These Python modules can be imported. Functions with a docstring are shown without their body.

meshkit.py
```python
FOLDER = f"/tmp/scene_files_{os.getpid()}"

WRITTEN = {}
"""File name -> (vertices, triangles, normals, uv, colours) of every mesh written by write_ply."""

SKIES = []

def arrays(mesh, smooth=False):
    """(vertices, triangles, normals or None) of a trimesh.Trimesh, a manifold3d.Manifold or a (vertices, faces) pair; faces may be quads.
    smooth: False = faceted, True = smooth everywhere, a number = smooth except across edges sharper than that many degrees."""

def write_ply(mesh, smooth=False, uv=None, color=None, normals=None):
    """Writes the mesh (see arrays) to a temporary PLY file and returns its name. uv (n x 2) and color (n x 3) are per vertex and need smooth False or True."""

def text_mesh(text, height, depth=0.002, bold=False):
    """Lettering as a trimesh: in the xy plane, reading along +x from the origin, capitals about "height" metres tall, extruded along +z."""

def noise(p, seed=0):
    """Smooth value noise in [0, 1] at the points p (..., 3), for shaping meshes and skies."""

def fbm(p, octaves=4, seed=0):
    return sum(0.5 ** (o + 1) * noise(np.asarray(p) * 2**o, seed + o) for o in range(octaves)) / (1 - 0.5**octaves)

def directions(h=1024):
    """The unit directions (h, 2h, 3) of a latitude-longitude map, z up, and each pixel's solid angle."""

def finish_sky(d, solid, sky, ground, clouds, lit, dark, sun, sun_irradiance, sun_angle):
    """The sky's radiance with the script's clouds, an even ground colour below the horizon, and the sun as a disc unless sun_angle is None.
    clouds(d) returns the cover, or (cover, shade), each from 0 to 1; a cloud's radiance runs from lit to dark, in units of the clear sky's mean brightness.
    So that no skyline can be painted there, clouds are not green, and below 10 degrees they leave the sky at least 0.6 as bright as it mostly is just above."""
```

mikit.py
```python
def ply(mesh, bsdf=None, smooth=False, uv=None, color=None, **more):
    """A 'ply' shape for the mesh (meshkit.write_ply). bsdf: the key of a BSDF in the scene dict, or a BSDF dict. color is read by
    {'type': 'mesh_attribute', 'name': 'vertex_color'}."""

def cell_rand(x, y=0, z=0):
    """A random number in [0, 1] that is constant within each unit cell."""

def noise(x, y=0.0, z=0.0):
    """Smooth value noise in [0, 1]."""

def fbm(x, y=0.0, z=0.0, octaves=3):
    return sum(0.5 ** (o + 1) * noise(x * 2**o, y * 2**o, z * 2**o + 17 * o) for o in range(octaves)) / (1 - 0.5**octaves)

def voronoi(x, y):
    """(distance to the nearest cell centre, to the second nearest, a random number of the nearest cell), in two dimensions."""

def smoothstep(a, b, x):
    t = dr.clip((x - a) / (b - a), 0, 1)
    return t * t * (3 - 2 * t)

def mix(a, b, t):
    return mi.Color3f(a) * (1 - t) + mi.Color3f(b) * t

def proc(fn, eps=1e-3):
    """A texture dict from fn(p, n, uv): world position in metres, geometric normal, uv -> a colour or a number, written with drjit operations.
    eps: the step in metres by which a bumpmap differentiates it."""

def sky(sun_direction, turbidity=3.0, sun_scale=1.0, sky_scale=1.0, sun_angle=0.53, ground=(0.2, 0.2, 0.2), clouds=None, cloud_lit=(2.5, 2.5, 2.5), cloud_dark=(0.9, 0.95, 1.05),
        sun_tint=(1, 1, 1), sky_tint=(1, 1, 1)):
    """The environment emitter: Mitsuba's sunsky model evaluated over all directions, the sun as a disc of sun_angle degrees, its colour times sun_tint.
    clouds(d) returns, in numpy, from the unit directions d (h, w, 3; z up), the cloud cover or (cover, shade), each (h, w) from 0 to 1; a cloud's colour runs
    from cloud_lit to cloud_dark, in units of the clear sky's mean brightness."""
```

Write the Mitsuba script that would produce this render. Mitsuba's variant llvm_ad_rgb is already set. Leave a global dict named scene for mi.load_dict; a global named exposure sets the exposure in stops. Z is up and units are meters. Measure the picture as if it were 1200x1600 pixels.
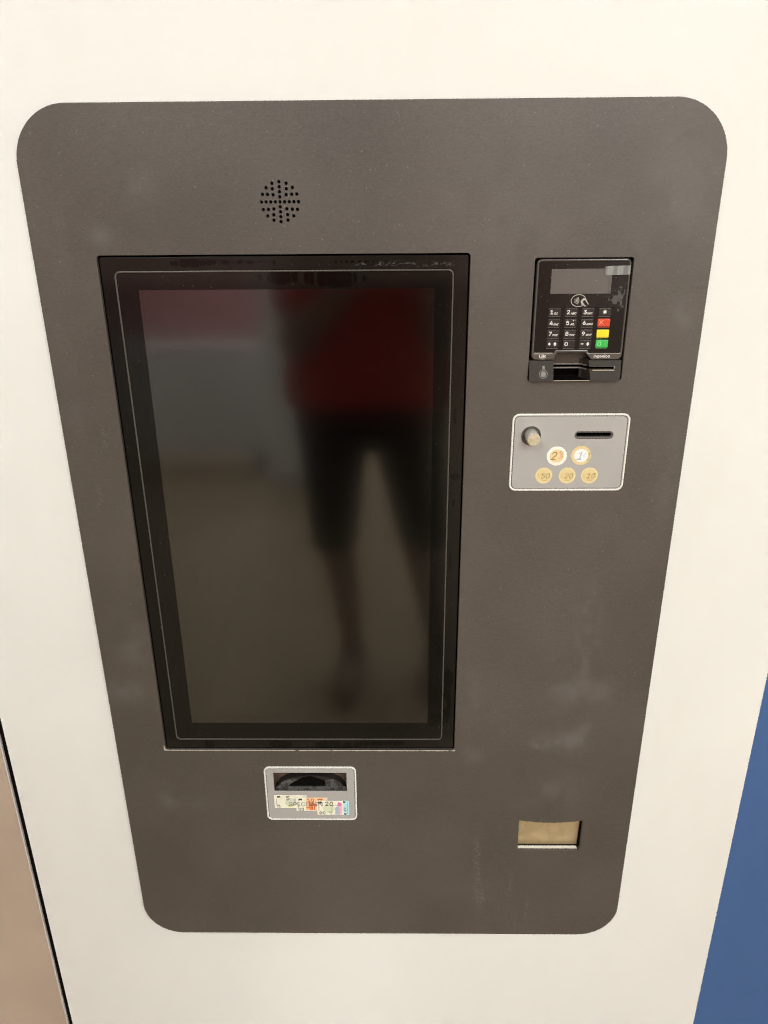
import math, random, numpy as np, trimesh, mitsuba as mi, drjit as dr, mikit, meshkit
import manifold3d as m3
from shapely.geometry import Polygon, Point, LineString, box as sbox
from shapely.geometry.polygon import orient
from shapely.ops import unary_union
from shapely import affinity
random.seed(3); np.random.seed(3)
S4 = mi.ScalarTransform4f

# ------------------------------------------------------------------ camera, lamps, exposure
scene, labels = {}, {}
exposure = 0.0
H0 = 1.0                                        # height of the terminal's centre above the floor
YAW, PITCH, ROLL = -0.01492, 0.38576, -0.00819
EYE = np.array([0.02552, -0.89697, 0.50322 + H0])
FWD = np.array([math.sin(YAW)*math.cos(PITCH), math.cos(YAW)*math.cos(PITCH), -math.sin(PITCH)])
RGT = np.array([math.cos(YAW), -math.sin(YAW), 0.0]); UP = np.cross(RGT, FWD)
RGT, UP = math.cos(ROLL)*RGT + math.sin(ROLL)*UP, -math.sin(ROLL)*RGT + math.cos(ROLL)*UP
scene['camera'] = {'type': 'perspective', 'fov': 53.1301, 'fov_axis': 'x', 'near_clip': 0.01, 'far_clip': 60.0,
                   'to_world': S4().look_at(origin=EYE.tolist(), target=(EYE + FWD).tolist(), up=UP.tolist())}
LAMP = (53.5, 57.0, 54.5)                        # radiance of the ceiling panels, warm white
CEIL = 3.4
LAMP_AT = [(-1.1, -1.65, .13), (1.5, -1.65, .14), (-1.1, -2.9, .25), (1.5, -2.9, .29), (-1.1, -4.9, .34), (1.5, -4.9, .39), (-1.1, -6.7, .38), (1.5, -6.7, .42)]

# ------------------------------------------------------------------ helpers
def rgb(*c): return {'type': 'rgb', 'value': list(map(float, c))}
def pbr(color, rough=0.5, metal=0.0, **k):
    return {'type': 'principled', 'base_color': color if isinstance(color, dict) else rgb(*color), 'roughness': rough, 'metallic': metal, **k}
def bsdf(name, d): scene[name] = {'type': 'twosided', 'bsdf': d} if d['type'] != 'twosided' else d; return name
FRAME = np.array([[1, 0, 0], [0, 0, -1], [0, 1, 0]]) * 0.001      # (x, z, depth towards the viewer) in mm -> world
def world(m):
    m = m.copy() if isinstance(m, trimesh.Trimesh) else tri(m)
    return trimesh.Trimesh(m.vertices @ FRAME.T + [0, 0, H0], m.faces, process=False)
def tri(m):
    if isinstance(m, m3.Manifold):
        t = m.to_mesh(); return trimesh.Trimesh(np.array(t.vert_properties[:, :3], float), np.array(t.tri_verts), process=False)
    return m
def join(*ms): return trimesh.util.concatenate([tri(m) for m in ms])
_used = {}
def numbered(key):
    n = _used.get(key, -1) + 1; _used[key] = n
    return key if n == 0 else f'{key}_{n:03d}'
def obj(name, mesh, mat, parent=None, smooth=False, label=None, cat=None, group=None, kind=None, local=True, color=None, **more):
    key = numbered((parent + '__' if parent else '') + name)
    scene[key] = mikit.ply(world(mesh) if local else tri(mesh), mat, smooth=smooth, color=color, **more)
    say(key, label, cat, group, kind); return key
def say(key, label=None, cat=None, group=None, kind=None):
    d = {k: v for k, v in (('label', label), ('category', cat), ('group', group), ('kind', kind)) if v}
    if d: labels[key] = d
def rrect(x0, z0, x1, z1, r, q=8): return sbox(x0 + r, z0 + r, x1 - r, z1 - r).buffer(r, quad_segs=q)
def ring_in(p, c):
    a, b = p - np.roll(p, 1, 0), np.roll(p, -1, 0) - p
    n0, n1 = ([np.stack([-e[:, 1], e[:, 0]], 1) / (np.linalg.norm(e, axis=1, keepdims=True) + 1e-12) for e in (a, b)])
    return p + c * (n0 + n1) / np.maximum(1 + (n0 * n1).sum(1, keepdims=True), 0.3)
def clean(r):
    p = np.array(r.coords)[:-1]; keep = [p[0]]
    for q in p[1:]:
        if np.linalg.norm(q - keep[-1]) > 0.03: keep.append(q)
    return np.array(keep[:-1] if np.linalg.norm(keep[-1] - keep[0]) < 0.03 else keep)
def cap(ext, holes, d, flip=False):
    v, f = trimesh.creation.triangulate_polygon(Polygon(ext, holes), engine='earcut')
    a = np.cross(v[f[:, 1]] - v[f[:, 0]], v[f[:, 2]] - v[f[:, 0]]); f = np.where((a < 0)[:, None], f[:, ::-1], f)
    return trimesh.Trimesh(np.column_stack([v, np.full(len(v), d)]), f[:, ::-1] if flip else f, process=False)
def plate(poly, d0, d1, c=0.0, sharp=(), steps=1, back=True):
    """A plate of the outline poly from depth d0 to d1, its front edges chamfered (steps=1) or rounded by c mm; interiors in sharp stay square."""
    if poly.geom_type != 'Polygon': return join(*[plate(g, d0, d1, c, sharp, steps, back) for g in poly.geoms])
    poly = orient(poly); rings = [clean(poly.exterior)] + [clean(r) for r in poly.interiors]; out, last = [], []
    for i, r in enumerate(rings):
        cc = 0.0 if (i - 1) in sharp else c
        lv = [(0, d0)] + ([(0, d1)] if cc == 0 else [(cc * (1 - math.cos(t)), d1 - cc + cc * math.sin(t)) for t in np.linspace(0, math.pi / 2, steps + 1)])
        vs = [np.column_stack([ring_in(r, a), np.full(len(r), d)]) for a, d in lv]; n = len(r); k = np.arange(n); f = []
        for j in range(len(lv) - 1):
            a, b, e, g = j * n + k, j * n + (k + 1) % n, (j + 1) * n + (k + 1) % n, (j + 1) * n + k
            f += [np.stack([a, b, e], 1), np.stack([a, e, g], 1)]
        out.append(trimesh.Trimesh(np.vstack(vs), np.vstack(f), process=False)); last.append(vs[-1][:, :2])
    out.append(cap(last[0], last[1:], d1))
    if back: out.append(cap(rings[0], rings[1:], d0, True))
    return join(*out)
def bx(x0, x1, z0, z1, d0, d1):
    m = trimesh.creation.box((x1 - x0, z1 - z0, d1 - d0)); m.apply_translation(((x0 + x1) / 2, (z0 + z1) / 2, (d0 + d1) / 2)); return m
def wbox(x0, x1, y0, y1, z0, z1):
    m = trimesh.creation.box((x1 - x0, y1 - y0, z1 - z0)); m.apply_translation(((x0 + x1) / 2, (y0 + y1) / 2, (z0 + z1) / 2)); return m
def lathe(cx, cz, pts, n=40):
    """pts: (radius, depth) from back to front."""
    pts = np.array(pts, float); t = np.arange(n) * 2 * math.pi / n
    v = np.concatenate([np.stack([cx + r * np.cos(t), cz + r * np.sin(t), np.full(n, d)], 1) for r, d in pts]); k = np.arange(n); f = []
    for j in range(len(pts) - 1):
        a, b, e, g = j * n + k, j * n + (k + 1) % n, (j + 1) * n + (k + 1) % n, (j + 1) * n + k
        f += [np.stack([a, b, e], 1), np.stack([a, e, g], 1)]
    return trimesh.Trimesh(v, np.vstack(f), process=False)
def text(s, h, x, z, d, depth=0.25, align='l', bold=True, slant=0.0, wide=1.0):
    m = meshkit.text_mesh(s, h, depth, bold)
    v = m.vertices.copy(); v[:, 0] *= wide; v[:, 0] -= v[:, 0].min(); w = v[:, 0].max()
    v[:, 0] += x - (w / 2 if align == 'c' else w if align == 'r' else 0) + slant * v[:, 1]; v[:, 1] += z; v[:, 2] += d
    return trimesh.Trimesh(v, m.faces, process=False)
def ex(manifold_poly, h):                          # shapely -> manifold prism along +z
    polys = [manifold_poly] if manifold_poly.geom_type == 'Polygon' else manifold_poly.geoms
    rings = []
    for g in polys:
        g = orient(g); rings += [np.array(r.coords)[:-1] for r in [g.exterior, *g.interiors]]
    return m3.Manifold.extrude(m3.CrossSection(rings), h)
def prism_d(poly, d0, d1): return ex(poly, d1 - d0).translate((0, 0, d0))
def prism_z(plan, z0, z1): return ex(plan, z1 - z0).rotate((-90, 0, 0)).scale((1, 1, -1)).translate((0, z0, 0))   # plan is (x, depth)
def painted(pairs):
    ms = [tri(m) for m, _ in pairs]
    col = np.vstack([np.tile(c, (len(m.vertices), 1)) for m, (_, c) in zip(ms, pairs)])
    return join(*ms), col
def paint(name, pairs, mat, parent, **k):
    m, col = painted(pairs); return obj(name, m, mat, parent, color=col, **k)
def srgb(r, g, b): return [((c / 255 + 0.055) / 1.055) ** 2.4 for c in (r, g, b)]
def P(p): return p.x * 1000, (p.z - H0) * 1000, -p.y * 1000       # world -> mm in the terminal's frame
noise, fbm, mix, sstep = mikit.noise, mikit.fbm, mikit.mix, mikit.smoothstep

# ------------------------------------------------------------------ materials
def white_fn(p, n, uv):
    x, z, d = P(p)
    c = mix((0.785, 0.775, 0.745), (0.82, 0.81, 0.78), fbm(x * 0.004, z * 0.004, 3))
    return mix(c, (0.74, 0.71, 0.66), 0.10 * sstep(0.62, 0.8, fbm(x * 0.02, z * 0.009, 7)))
bsdf('white_paint', pbr(mikit.proc(white_fn), 0.42, specular=0.4))

SMUDGE = [(262, -80, 34, 70, .55), (240, -60, 22, 30, .5), (285, -30, 18, 50, .45), (300, -130, 40, 22, .35), (258, -215, 30, 16, .75), (285, -225, 24, 18, .7), (225, -222, 14, 8, .8),
          (300, -190, 16, 14, .5), (262, -300, 44, 30, .35), (-345, 455, 10, 26, .6), (-300, 470, 14, 12, .5), (-330, -55, 26, 40, .35), (-345, -130, 30, 24, .55), (-335, -290, 26, 30, .45), (-300, -330, 40, 16, .35),
          (330, 500, 50, 70, .3), (150, 470, 90, 70, .22), (130, -160, 14, 60, .3), (140, -240, 16, 14, .45), (360, 200, 20, 90, .25), (-360, 300, 14, 60, .3), (-250, 520, 22, 22, .3), (355, 380, 12, 16, .5)]
SCRATCH = [(153, -470, 4, 62, .55), (160, -520, 4, 25, .5), (205, -500, 3, 30, .35), (232, -540, 3, 22, .4), (148, -420, 3, 30, .3), (-347, 160, 2.5, 18, .5), (-330, 240, 2, 14, .4)]
def fascia_fn(p, n, uv):
    x, z, d = P(p)
    grain = 0.55 * noise(x * 0.35, z * 1.5, 1) + 0.45 * noise(x * 1.1, z * 1.3, 6) - 0.5
    mott = fbm(x * 0.012, z * 0.012, 5) - 0.5
    c = mix((0.068, 0.056, 0.047), (0.092, 0.077, 0.066), fbm(x * 0.005 + 3, z * 0.005, 2)) * (1 + 0.36 * grain + 0.25 * mott)
    s = mi.Float(0)
    for cx, cz, rx, rz, k in SMUDGE:
        q = dr.square((x - cx) / rx) + dr.square((z - cz) / rz)
        s += k * dr.exp(-q)
    s *= 0.25 + 1.3 * sstep(0.3, 0.75, fbm(x * 0.035, z * 0.03, 11))
    c = mix(c, (0.165, 0.152, 0.150), dr.minimum(s * 0.46, 0.5))
    t = mi.Float(0)
    for cx, cz, rx, rz, k in SCRATCH:
        q = dr.square((x - cx - 6 * (noise(z * 0.05, cx) - 0.5)) / rx) + dr.square((z - cz) / rz)
        t += k * dr.exp(-q)
    c = mix(c, (0.24, 0.22, 0.20), dr.minimum(t, 1) * sstep(0.45, 0.7, noise(x * 0.5, z * 0.9, 4)) * 0.6)
    f, _, r = mikit.voronoi(x * 0.055, z * 0.055)                  # dust specks
    c = mix(c, (0.42, 0.40, 0.36), sstep(0.045, 0.015, f) * sstep(0.68, 0.98, r) * 0.36)
    f, _, r = mikit.voronoi(x * 0.16 + 40, z * 0.16)
    c = mix(c, (0.25, 0.23, 0.20), sstep(0.11, 0.04, f) * sstep(0.5, 1.0, r) * 0.3)
    # paint chipped off the lower rim of the screen opening
    chip = sstep(1.9, 1.0, dr.abs(z + 232.3) + 0.7 * noise(x * 0.8, 3)) * sstep(112.5, 110.5, x) * sstep(-309.5, -307.5, x) * sstep(0.12, 0.4, fbm(x * 0.12, 9, 2) + 0.25 * sstep(-60, -250, x)) * sstep(-0.9, -0.3, d)
    chip2 = sstep(1.5, 0.6, dr.abs(x + 308.2)) * sstep(-222, -229, z) * sstep(-234, -232, z) * sstep(-0.9, -0.3, d)
    return mix(c, (0.50, 0.46, 0.40), dr.minimum(chip + chip2, 1) * 0.9)
def fascia_bump(p, n, uv):
    x, z, d = P(p)
    return noise(x * 0.9, z * 0.9, 3) * 0.6 + noise(x * 2.1, z * 2.1, 8) * 0.4
bsdf('fascia_coat', {'type': 'bumpmap', 'arbitrary': mikit.proc(fascia_bump, 4e-4), 'scale': 3e-5, 'bsdf': pbr(mikit.proc(fascia_fn), 0.42, specular=0.6)})

RESIDUE = [(-205, 439, 22, 5, .9), (-108, 424, 24, 10, 1), (-40, 422, 36, 12, 1), (0, 440, 70, 3, .5), (-150, 440, 60, 4, .6), (-242, -224, 13, 9, 1), (-140, -224, 20, 8, 1), (-75, -225, 16, 7, .9), (-50, -226, 30, 8, .8), (10, -222, 40, 6, .9),
           (98, 260, 3, 20, .8), (99, 185, 8, 5, 1), (100, 150, 4, 6, 1), (97, 80, 2.5, 50, .55), (98, -110, 7, 18, .9), (98, -150, 8, 40, .8), (78, -182, 13, 15, 1)]
def residue(x, z):
    s = mi.Float(0)
    for cx, cz, rx, rz, k in RESIDUE:
        s += k * dr.exp(-dr.square((x - cx) / rx) - dr.square((z - cz) / rz))
    return sstep(0.48, 0.56, s * (0.25 + 1.4 * fbm(x * 0.33, z * 0.045, 6)))
def film_reflection_fn(p, n, uv):                                              # greyish glue film, wiped off in places; lighter top is a painted reflection
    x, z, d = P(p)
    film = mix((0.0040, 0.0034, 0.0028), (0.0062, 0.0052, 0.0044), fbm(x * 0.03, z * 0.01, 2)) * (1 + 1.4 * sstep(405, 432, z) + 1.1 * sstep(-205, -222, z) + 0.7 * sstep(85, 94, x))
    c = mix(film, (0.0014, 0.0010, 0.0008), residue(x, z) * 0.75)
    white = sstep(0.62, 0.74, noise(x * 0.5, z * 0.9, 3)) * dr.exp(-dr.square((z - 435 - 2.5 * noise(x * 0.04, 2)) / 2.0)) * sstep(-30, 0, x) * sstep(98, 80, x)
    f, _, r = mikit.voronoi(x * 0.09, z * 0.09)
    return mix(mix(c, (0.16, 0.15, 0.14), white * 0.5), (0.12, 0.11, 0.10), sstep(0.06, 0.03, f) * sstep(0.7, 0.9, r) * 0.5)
bsdf('bezel_black', pbr(mikit.proc(film_reflection_fn), 0.17, specular=0.30))
bsdf('glass_black', pbr(mikit.proc(film_reflection_fn), 0.10, specular=0.40))
bsdf('trim_grey', pbr((0.085, 0.078, 0.068), 0.3, specular=0.5))
def lcd_fn(p, n, uv):
    x, z, d = P(p)
    return mi.Color3f(0.138, 0.139, 0.138) * (0.96 + 0.08 * fbm(x * 0.01, z * 0.004, 4))
bsdf('screen_black', {'type': 'blendbsdf', 'weight': 0.5,
     'a': {'type': 'roughconductor', 'material': 'none', 'distribution': 'ggx', 'alpha': 0.007, 'specular_reflectance': mikit.proc(lcd_fn)},
     'b': {'type': 'roughconductor', 'material': 'none', 'distribution': 'ggx', 'alpha': 0.019, 'specular_reflectance': mikit.proc(lcd_fn)}})
bsdf('void_shade', {'type': 'diffuse', 'reflectance': rgb(0.006, 0.005, 0.0045)})  # near-black colour stands in for shade inside gaps and openings
bsdf('dark_plastic', pbr((0.020, 0.017, 0.015), 0.32, specular=0.5))
bsdf('housing_plastic', pbr((0.040, 0.033, 0.027), 0.42, specular=0.12))
bsdf('gloss_rim', pbr((0.050, 0.046, 0.042), 0.2, specular=0.8, clearcoat=0.6, clearcoat_gloss=0.8))
bsdf('bright_edge', pbr((0.42, 0.40, 0.36), 0.25, 0.6))
def membrane_fn(p, n, uv):
    x, z, d = P(p)
    c = mix((0.0095, 0.0076, 0.0062), (0.020, 0.0175, 0.0155), sstep(388.5, 389.5, z) * 0.75 * sstep(190, 240, x) + sstep(372, 373, z) * 0.2 * sstep(275, 276, x))
    scuff = sstep(0.52, 0.62, fbm(x * 0.35, z * 0.28, 5) + 0.22 - 0.014 * (dr.abs(x - 281.5) + dr.abs(z - 398)) * 1.6) * sstep(287, 285, x)
    c = mix(c, (0.15, 0.145, 0.135), scuff * 0.55)
    f, _, r = mikit.voronoi(x * 0.16, z * 0.16)
    return mix(c, (0.34, 0.31, 0.25), sstep(0.10, 0.05, f) * sstep(0.55, 0.8, r) * sstep(385, 400, z) * 0.35)
bsdf('membrane', pbr(mikit.proc(membrane_fn), 0.2, specular=0.25))
def rlcd_fn(p, n, uv):
    x, z, d = P(p)
    c = mix((0.112, 0.102, 0.094), (0.124, 0.113, 0.104), fbm(x * 0.05, z * 0.05, 3))
    c = mix(c, (0.094, 0.088, 0.081), sstep(265.2, 266, x) * 0.7)  # darker right strip painted for the reflection in the film
    f, _, r = mikit.voronoi(x * 0.14, z * 0.14)
    return mix(c, (0.42, 0.38, 0.31), sstep(0.08, 0.04, f) * sstep(0.7, 0.9, r) * 0.45)
bsdf('reader_lcd', pbr(mikit.proc(rlcd_fn), 0.25, specular=0.5))
bsdf('print', pbr({'type': 'mesh_attribute', 'name': 'vertex_color'}, 0.38, specular=0.45))
bsdf('coin_print', pbr({'type': 'mesh_attribute', 'name': 'vertex_color'}, 0.34, 0.15, specular=0.6))
bsdf('key_print', pbr({'type': 'mesh_attribute', 'name': 'vertex_color'}, 0.30, specular=0.5))
bsdf('tape_film', pbr((0.20, 0.21, 0.20), 0.14, specular=0.9, clearcoat=1.0))
def grey_fn(p, n, uv):
    x, z, d = P(p)
    return mix((0.405, 0.385, 0.372), (0.425, 0.404, 0.390), fbm(x * 0.03, z * 0.03, 4)) * (0.985 + 0.03 * noise(x * 0.9, z * 0.9))
bsdf('plate_grey', pbr(mikit.proc(grey_fn), 0.38, 0.0, specular=0.5))
bsdf('rim_white', pbr((0.80, 0.785, 0.75), 0.55, specular=0.2))
bsdf('groove_dark', pbr((0.17, 0.155, 0.14), 0.5))
def steel_fn(p, n, uv):
    x, z, d = P(p)
    return mix((0.66, 0.63, 0.58), (0.84, 0.81, 0.76), noise(x * 0.9, z * 0.9, d * 1.2))
bsdf('steel', pbr(mikit.proc(steel_fn), 0.28, 0.5, specular=0.8))
def cap_fn(p, n, uv):
    x, z, d = P(p); a = dr.atan2(z - 238.0, x - 191.0)
    return mix((0.52, 0.45, 0.30), (0.78, 0.71, 0.54), noise(a * 5 + 20, 3) * 0.7 + 0.3 * noise(x * 0.8, z * 0.8, 2))
bsdf('steel_end', pbr(mikit.proc(cap_fn), 0.3, 0.35))
def flap_mirror_fn(p, n, uv):  # tan mottling stands in for the floor mirrored in the steel
    x, z, d = P(p)
    c = mix((0.46, 0.345, 0.19), (0.55, 0.42, 0.245), fbm(x * 0.05, z * 0.06, 3))
    return mix(c, (0.42, 0.31, 0.165), sstep(0.50, 0.62, fbm(x * 0.075 + 9, z * 0.055, 6)) * 0.55)
bsdf('flap_metal', pbr(mikit.proc(flap_mirror_fn), 0.34, 0.25, specular=0.5))
bsdf('ledge_metal', pbr((0.78, 0.76, 0.72), 0.5, specular=0.2))
bsdf('note_cavity', pbr((0.125, 0.080, 0.068), 0.35, specular=0.5))  # brown colour stands in for red mirrored inside the slot
def nose_fn(p, n, uv):
    x, z, d = P(p)
    return mix((0.045, 0.040, 0.038), (0.105, 0.097, 0.094), sstep(0.3, 0.8, noise(x * 0.22, z * 0.3, 2)))
bsdf('nose_plastic', pbr(mikit.proc(nose_fn), 0.35, specular=0.5))
def blue_fn(p, n, uv):
    x, z, d = P(p)
    return mix((0.052, 0.114, 0.275), (0.060, 0.126, 0.300), fbm(x * 0.006, z * 0.006, 3))
bsdf('blue_paint', pbr(mikit.proc(blue_fn), 0.45, specular=0.4))
def tan_fn(p, n, uv):
    x, z, d = P(p)
    c = mix((0.45, 0.350, 0.275), (0.52, 0.410, 0.325), fbm(x * 0.008, z * 0.008, 3))
    return mix(c, (0.55, 0.46, 0.36), sstep(0.60, 0.72, fbm(x * 0.03, z * 0.012, 8)) * sstep(-590, -560, x) * 0.5)
bsdf('tan_coat', pbr(mikit.proc(tan_fn), 0.35, specular=0.4))
bsdf('pale_edge', pbr((0.66, 0.62, 0.62), 0.4))
def floor_fn(p, n, uv):
    gx, gy = dr.abs(p.x / 0.6 - dr.floor(p.x / 0.6) - 0.5), dr.abs(p.y / 0.6 - dr.floor(p.y / 0.6) - 0.5)
    c = mix((0.215, 0.165, 0.108), (0.27, 0.207, 0.138), fbm(p.x * 6, p.y * 6, 2)) * (0.93 + 0.14 * mikit.cell_rand(p.x / 0.6, p.y / 0.6))
    return mix(c, (0.12, 0.09, 0.06), sstep(0.494, 0.497, dr.maximum(gx, gy)))
bsdf('floor_tile', pbr(mikit.proc(floor_fn), 0.6, specular=0.2))
bsdf('wall_paint', {'type': 'diffuse', 'reflectance': rgb(0.60, 0.59, 0.57)})
bsdf('maroon_paint', {'type': 'diffuse', 'reflectance': rgb(0.40, 0.20, 0.21)})
bsdf('ceiling_paint', {'type': 'diffuse', 'reflectance': rgb(0.76, 0.75, 0.73)})
bsdf('counter_paint', pbr((0.84, 0.88, 0.90), 0.4))

# ------------------------------------------------------------------ the setting (what the screen mirrors and the lamps hang in; side walls added for bounce)
def struct(name, mesh, mat): obj(name, mesh, mat, local=False, kind='structure')
struct('floor', wbox(-5, 2.69, -8, 0.9, -0.1, 0), 'floor_tile')
struct('ceiling', wbox(-5, 2.69, -8, 0.9, CEIL, CEIL + 0.1), 'ceiling_paint')
struct('wall_behind_viewer', wbox(-5, 5, -8.1, -8, 0, CEIL), 'maroon_paint')
struct('bounce_wall_left', wbox(-5.1, -5, -8.1, 0.9, 0, CEIL), 'maroon_paint')  # unseen wall, added for bounce light
struct('bounce_wall_right', wbox(2.7, 2.8, -8.1, 0.9, 0, CEIL), 'ceiling_paint')  # unseen wall, added close and pale to brighten the right side
struct('wall_back', wbox(-5, 5, 0.9, 1.0, 0, CEIL), 'wall_paint')

def M(*pts): return [(x, z) for x, z in pts]
# ------------------------------------------------------------------ white cabinet that carries the terminal
WX0, WX1, ZF, ZT = -541.0, 539.0, -1000.0, 1150.0
FASCIA = rrect(-377.8, -599.4, 377.8, 599.8, 60.0, 20)
cab = 'white_cabinet'; _used[cab] = 0
say(cab, 'tall white painted cabinet front around the dark grey terminal panel', 'cabinet')
front = sbox(WX0, ZF + 80, WX1, ZT).difference(rrect(-355, -575, 355, 575, 40))
obj('front_panel', plate(front, -25, -5, 1.5, steps=3), 'white_paint', cab, smooth=30)
obj('carcass', join(bx(WX0 + 2, WX0 + 20, ZF + 80, ZT, -620, -25.2), bx(WX1 - 20, WX1 - 2, ZF + 80, ZT, -620, -25.2), bx(WX0 + 20.2, WX1 - 20.2, ZT - 20, ZT - 2, -620, -25.2), bx(WX0 + 20.2, WX1 - 20.2, ZF + 80, ZT - 21, -620, -610)), 'white_paint', cab)
obj('plinth', bx(WX0 + 10, WX1 - 10, ZF, ZF + 79.5, -600, -60), 'dark_plastic', cab)

# neighbours
t = 'tan_cabinet'; _used[t] = 0
say(t, 'tan beige neighbouring cabinet beyond the dark gap left of the white cabinet', 'cabinet')
obj('front_panel', plate(sbox(-1400, ZF + 60, -551.5, ZT), -26, -7, 1.2, steps=2), 'tan_coat', t, smooth=30)
obj('edge_strip', plate(sbox(-551.2, ZF + 60, -549.0, ZT), -26, -6.2, 0.5, steps=2), 'pale_edge', t, smooth=30, label='pale lilac white edge strip of the tan panel')
obj('gap_shade', bx(-548.9, WX0 - 0.4, ZF + 60, ZT, -30, -10), 'void_shade', t, label='black strip standing in for shade in the gap along the tan panel')  # black strip fills the gap in place of its shade
obj('carcass', bx(-1398, -552, ZF, ZT - 2, -600, -26.3), 'dark_plastic', t)
b = 'blue_panel'; _used[b] = 0
say(b, 'plain blue upright panel right of the white cabinet at lower right corner', 'panel')
obj('board', plate(sbox(543, ZF, 1500, ZT), -60, -30, 1.5, steps=2), 'blue_paint', b, smooth=30)

# ------------------------------------------------------------------ payment terminal
K = 'payment_terminal'; _used[K] = 0
say(K, 'dark brownish grey payment terminal with rounded corners, black portrait screen, card reader and coin slot', 'payment terminal')
HOLE_SCREEN = rrect(-306.8, -232.2, 110.4, 448.2, 4.0)
HOLE_READER = rrect(182.3, 305.2, 291.6, 442.5, 2.5)
HOLE_COIN = sbox(176, 176, 299, 257)
HOLE_NOTE = sbox(-156, -322, -43.5, -269)
top = [(211.5 + 95.5 * u, -362.0 - 4.6 * math.sin(math.pi * u) ** 1.0) for u in np.linspace(0, 1, 15)]
HOLE_TRAY = Polygon([(307.2, -416), (303.5, -421.2), (216, -421.8), (212.2, -417.5)] + top).buffer(-1.2).buffer(1.2, quad_segs=5)
SPK = Point(-98.0, 502.3).buffer(25.5, quad_segs=14)
ext = clean(FASCIA.exterior)
fascia = Polygon(ext, [clean(h.exterior) for h in (HOLE_SCREEN, HOLE_READER, HOLE_COIN, HOLE_NOTE, HOLE_TRAY, SPK)])
obj('fascia', plate(fascia, -4.9, 0, 0.6, sharp=(5,), steps=2), 'fascia_coat', K, smooth=35)

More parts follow.
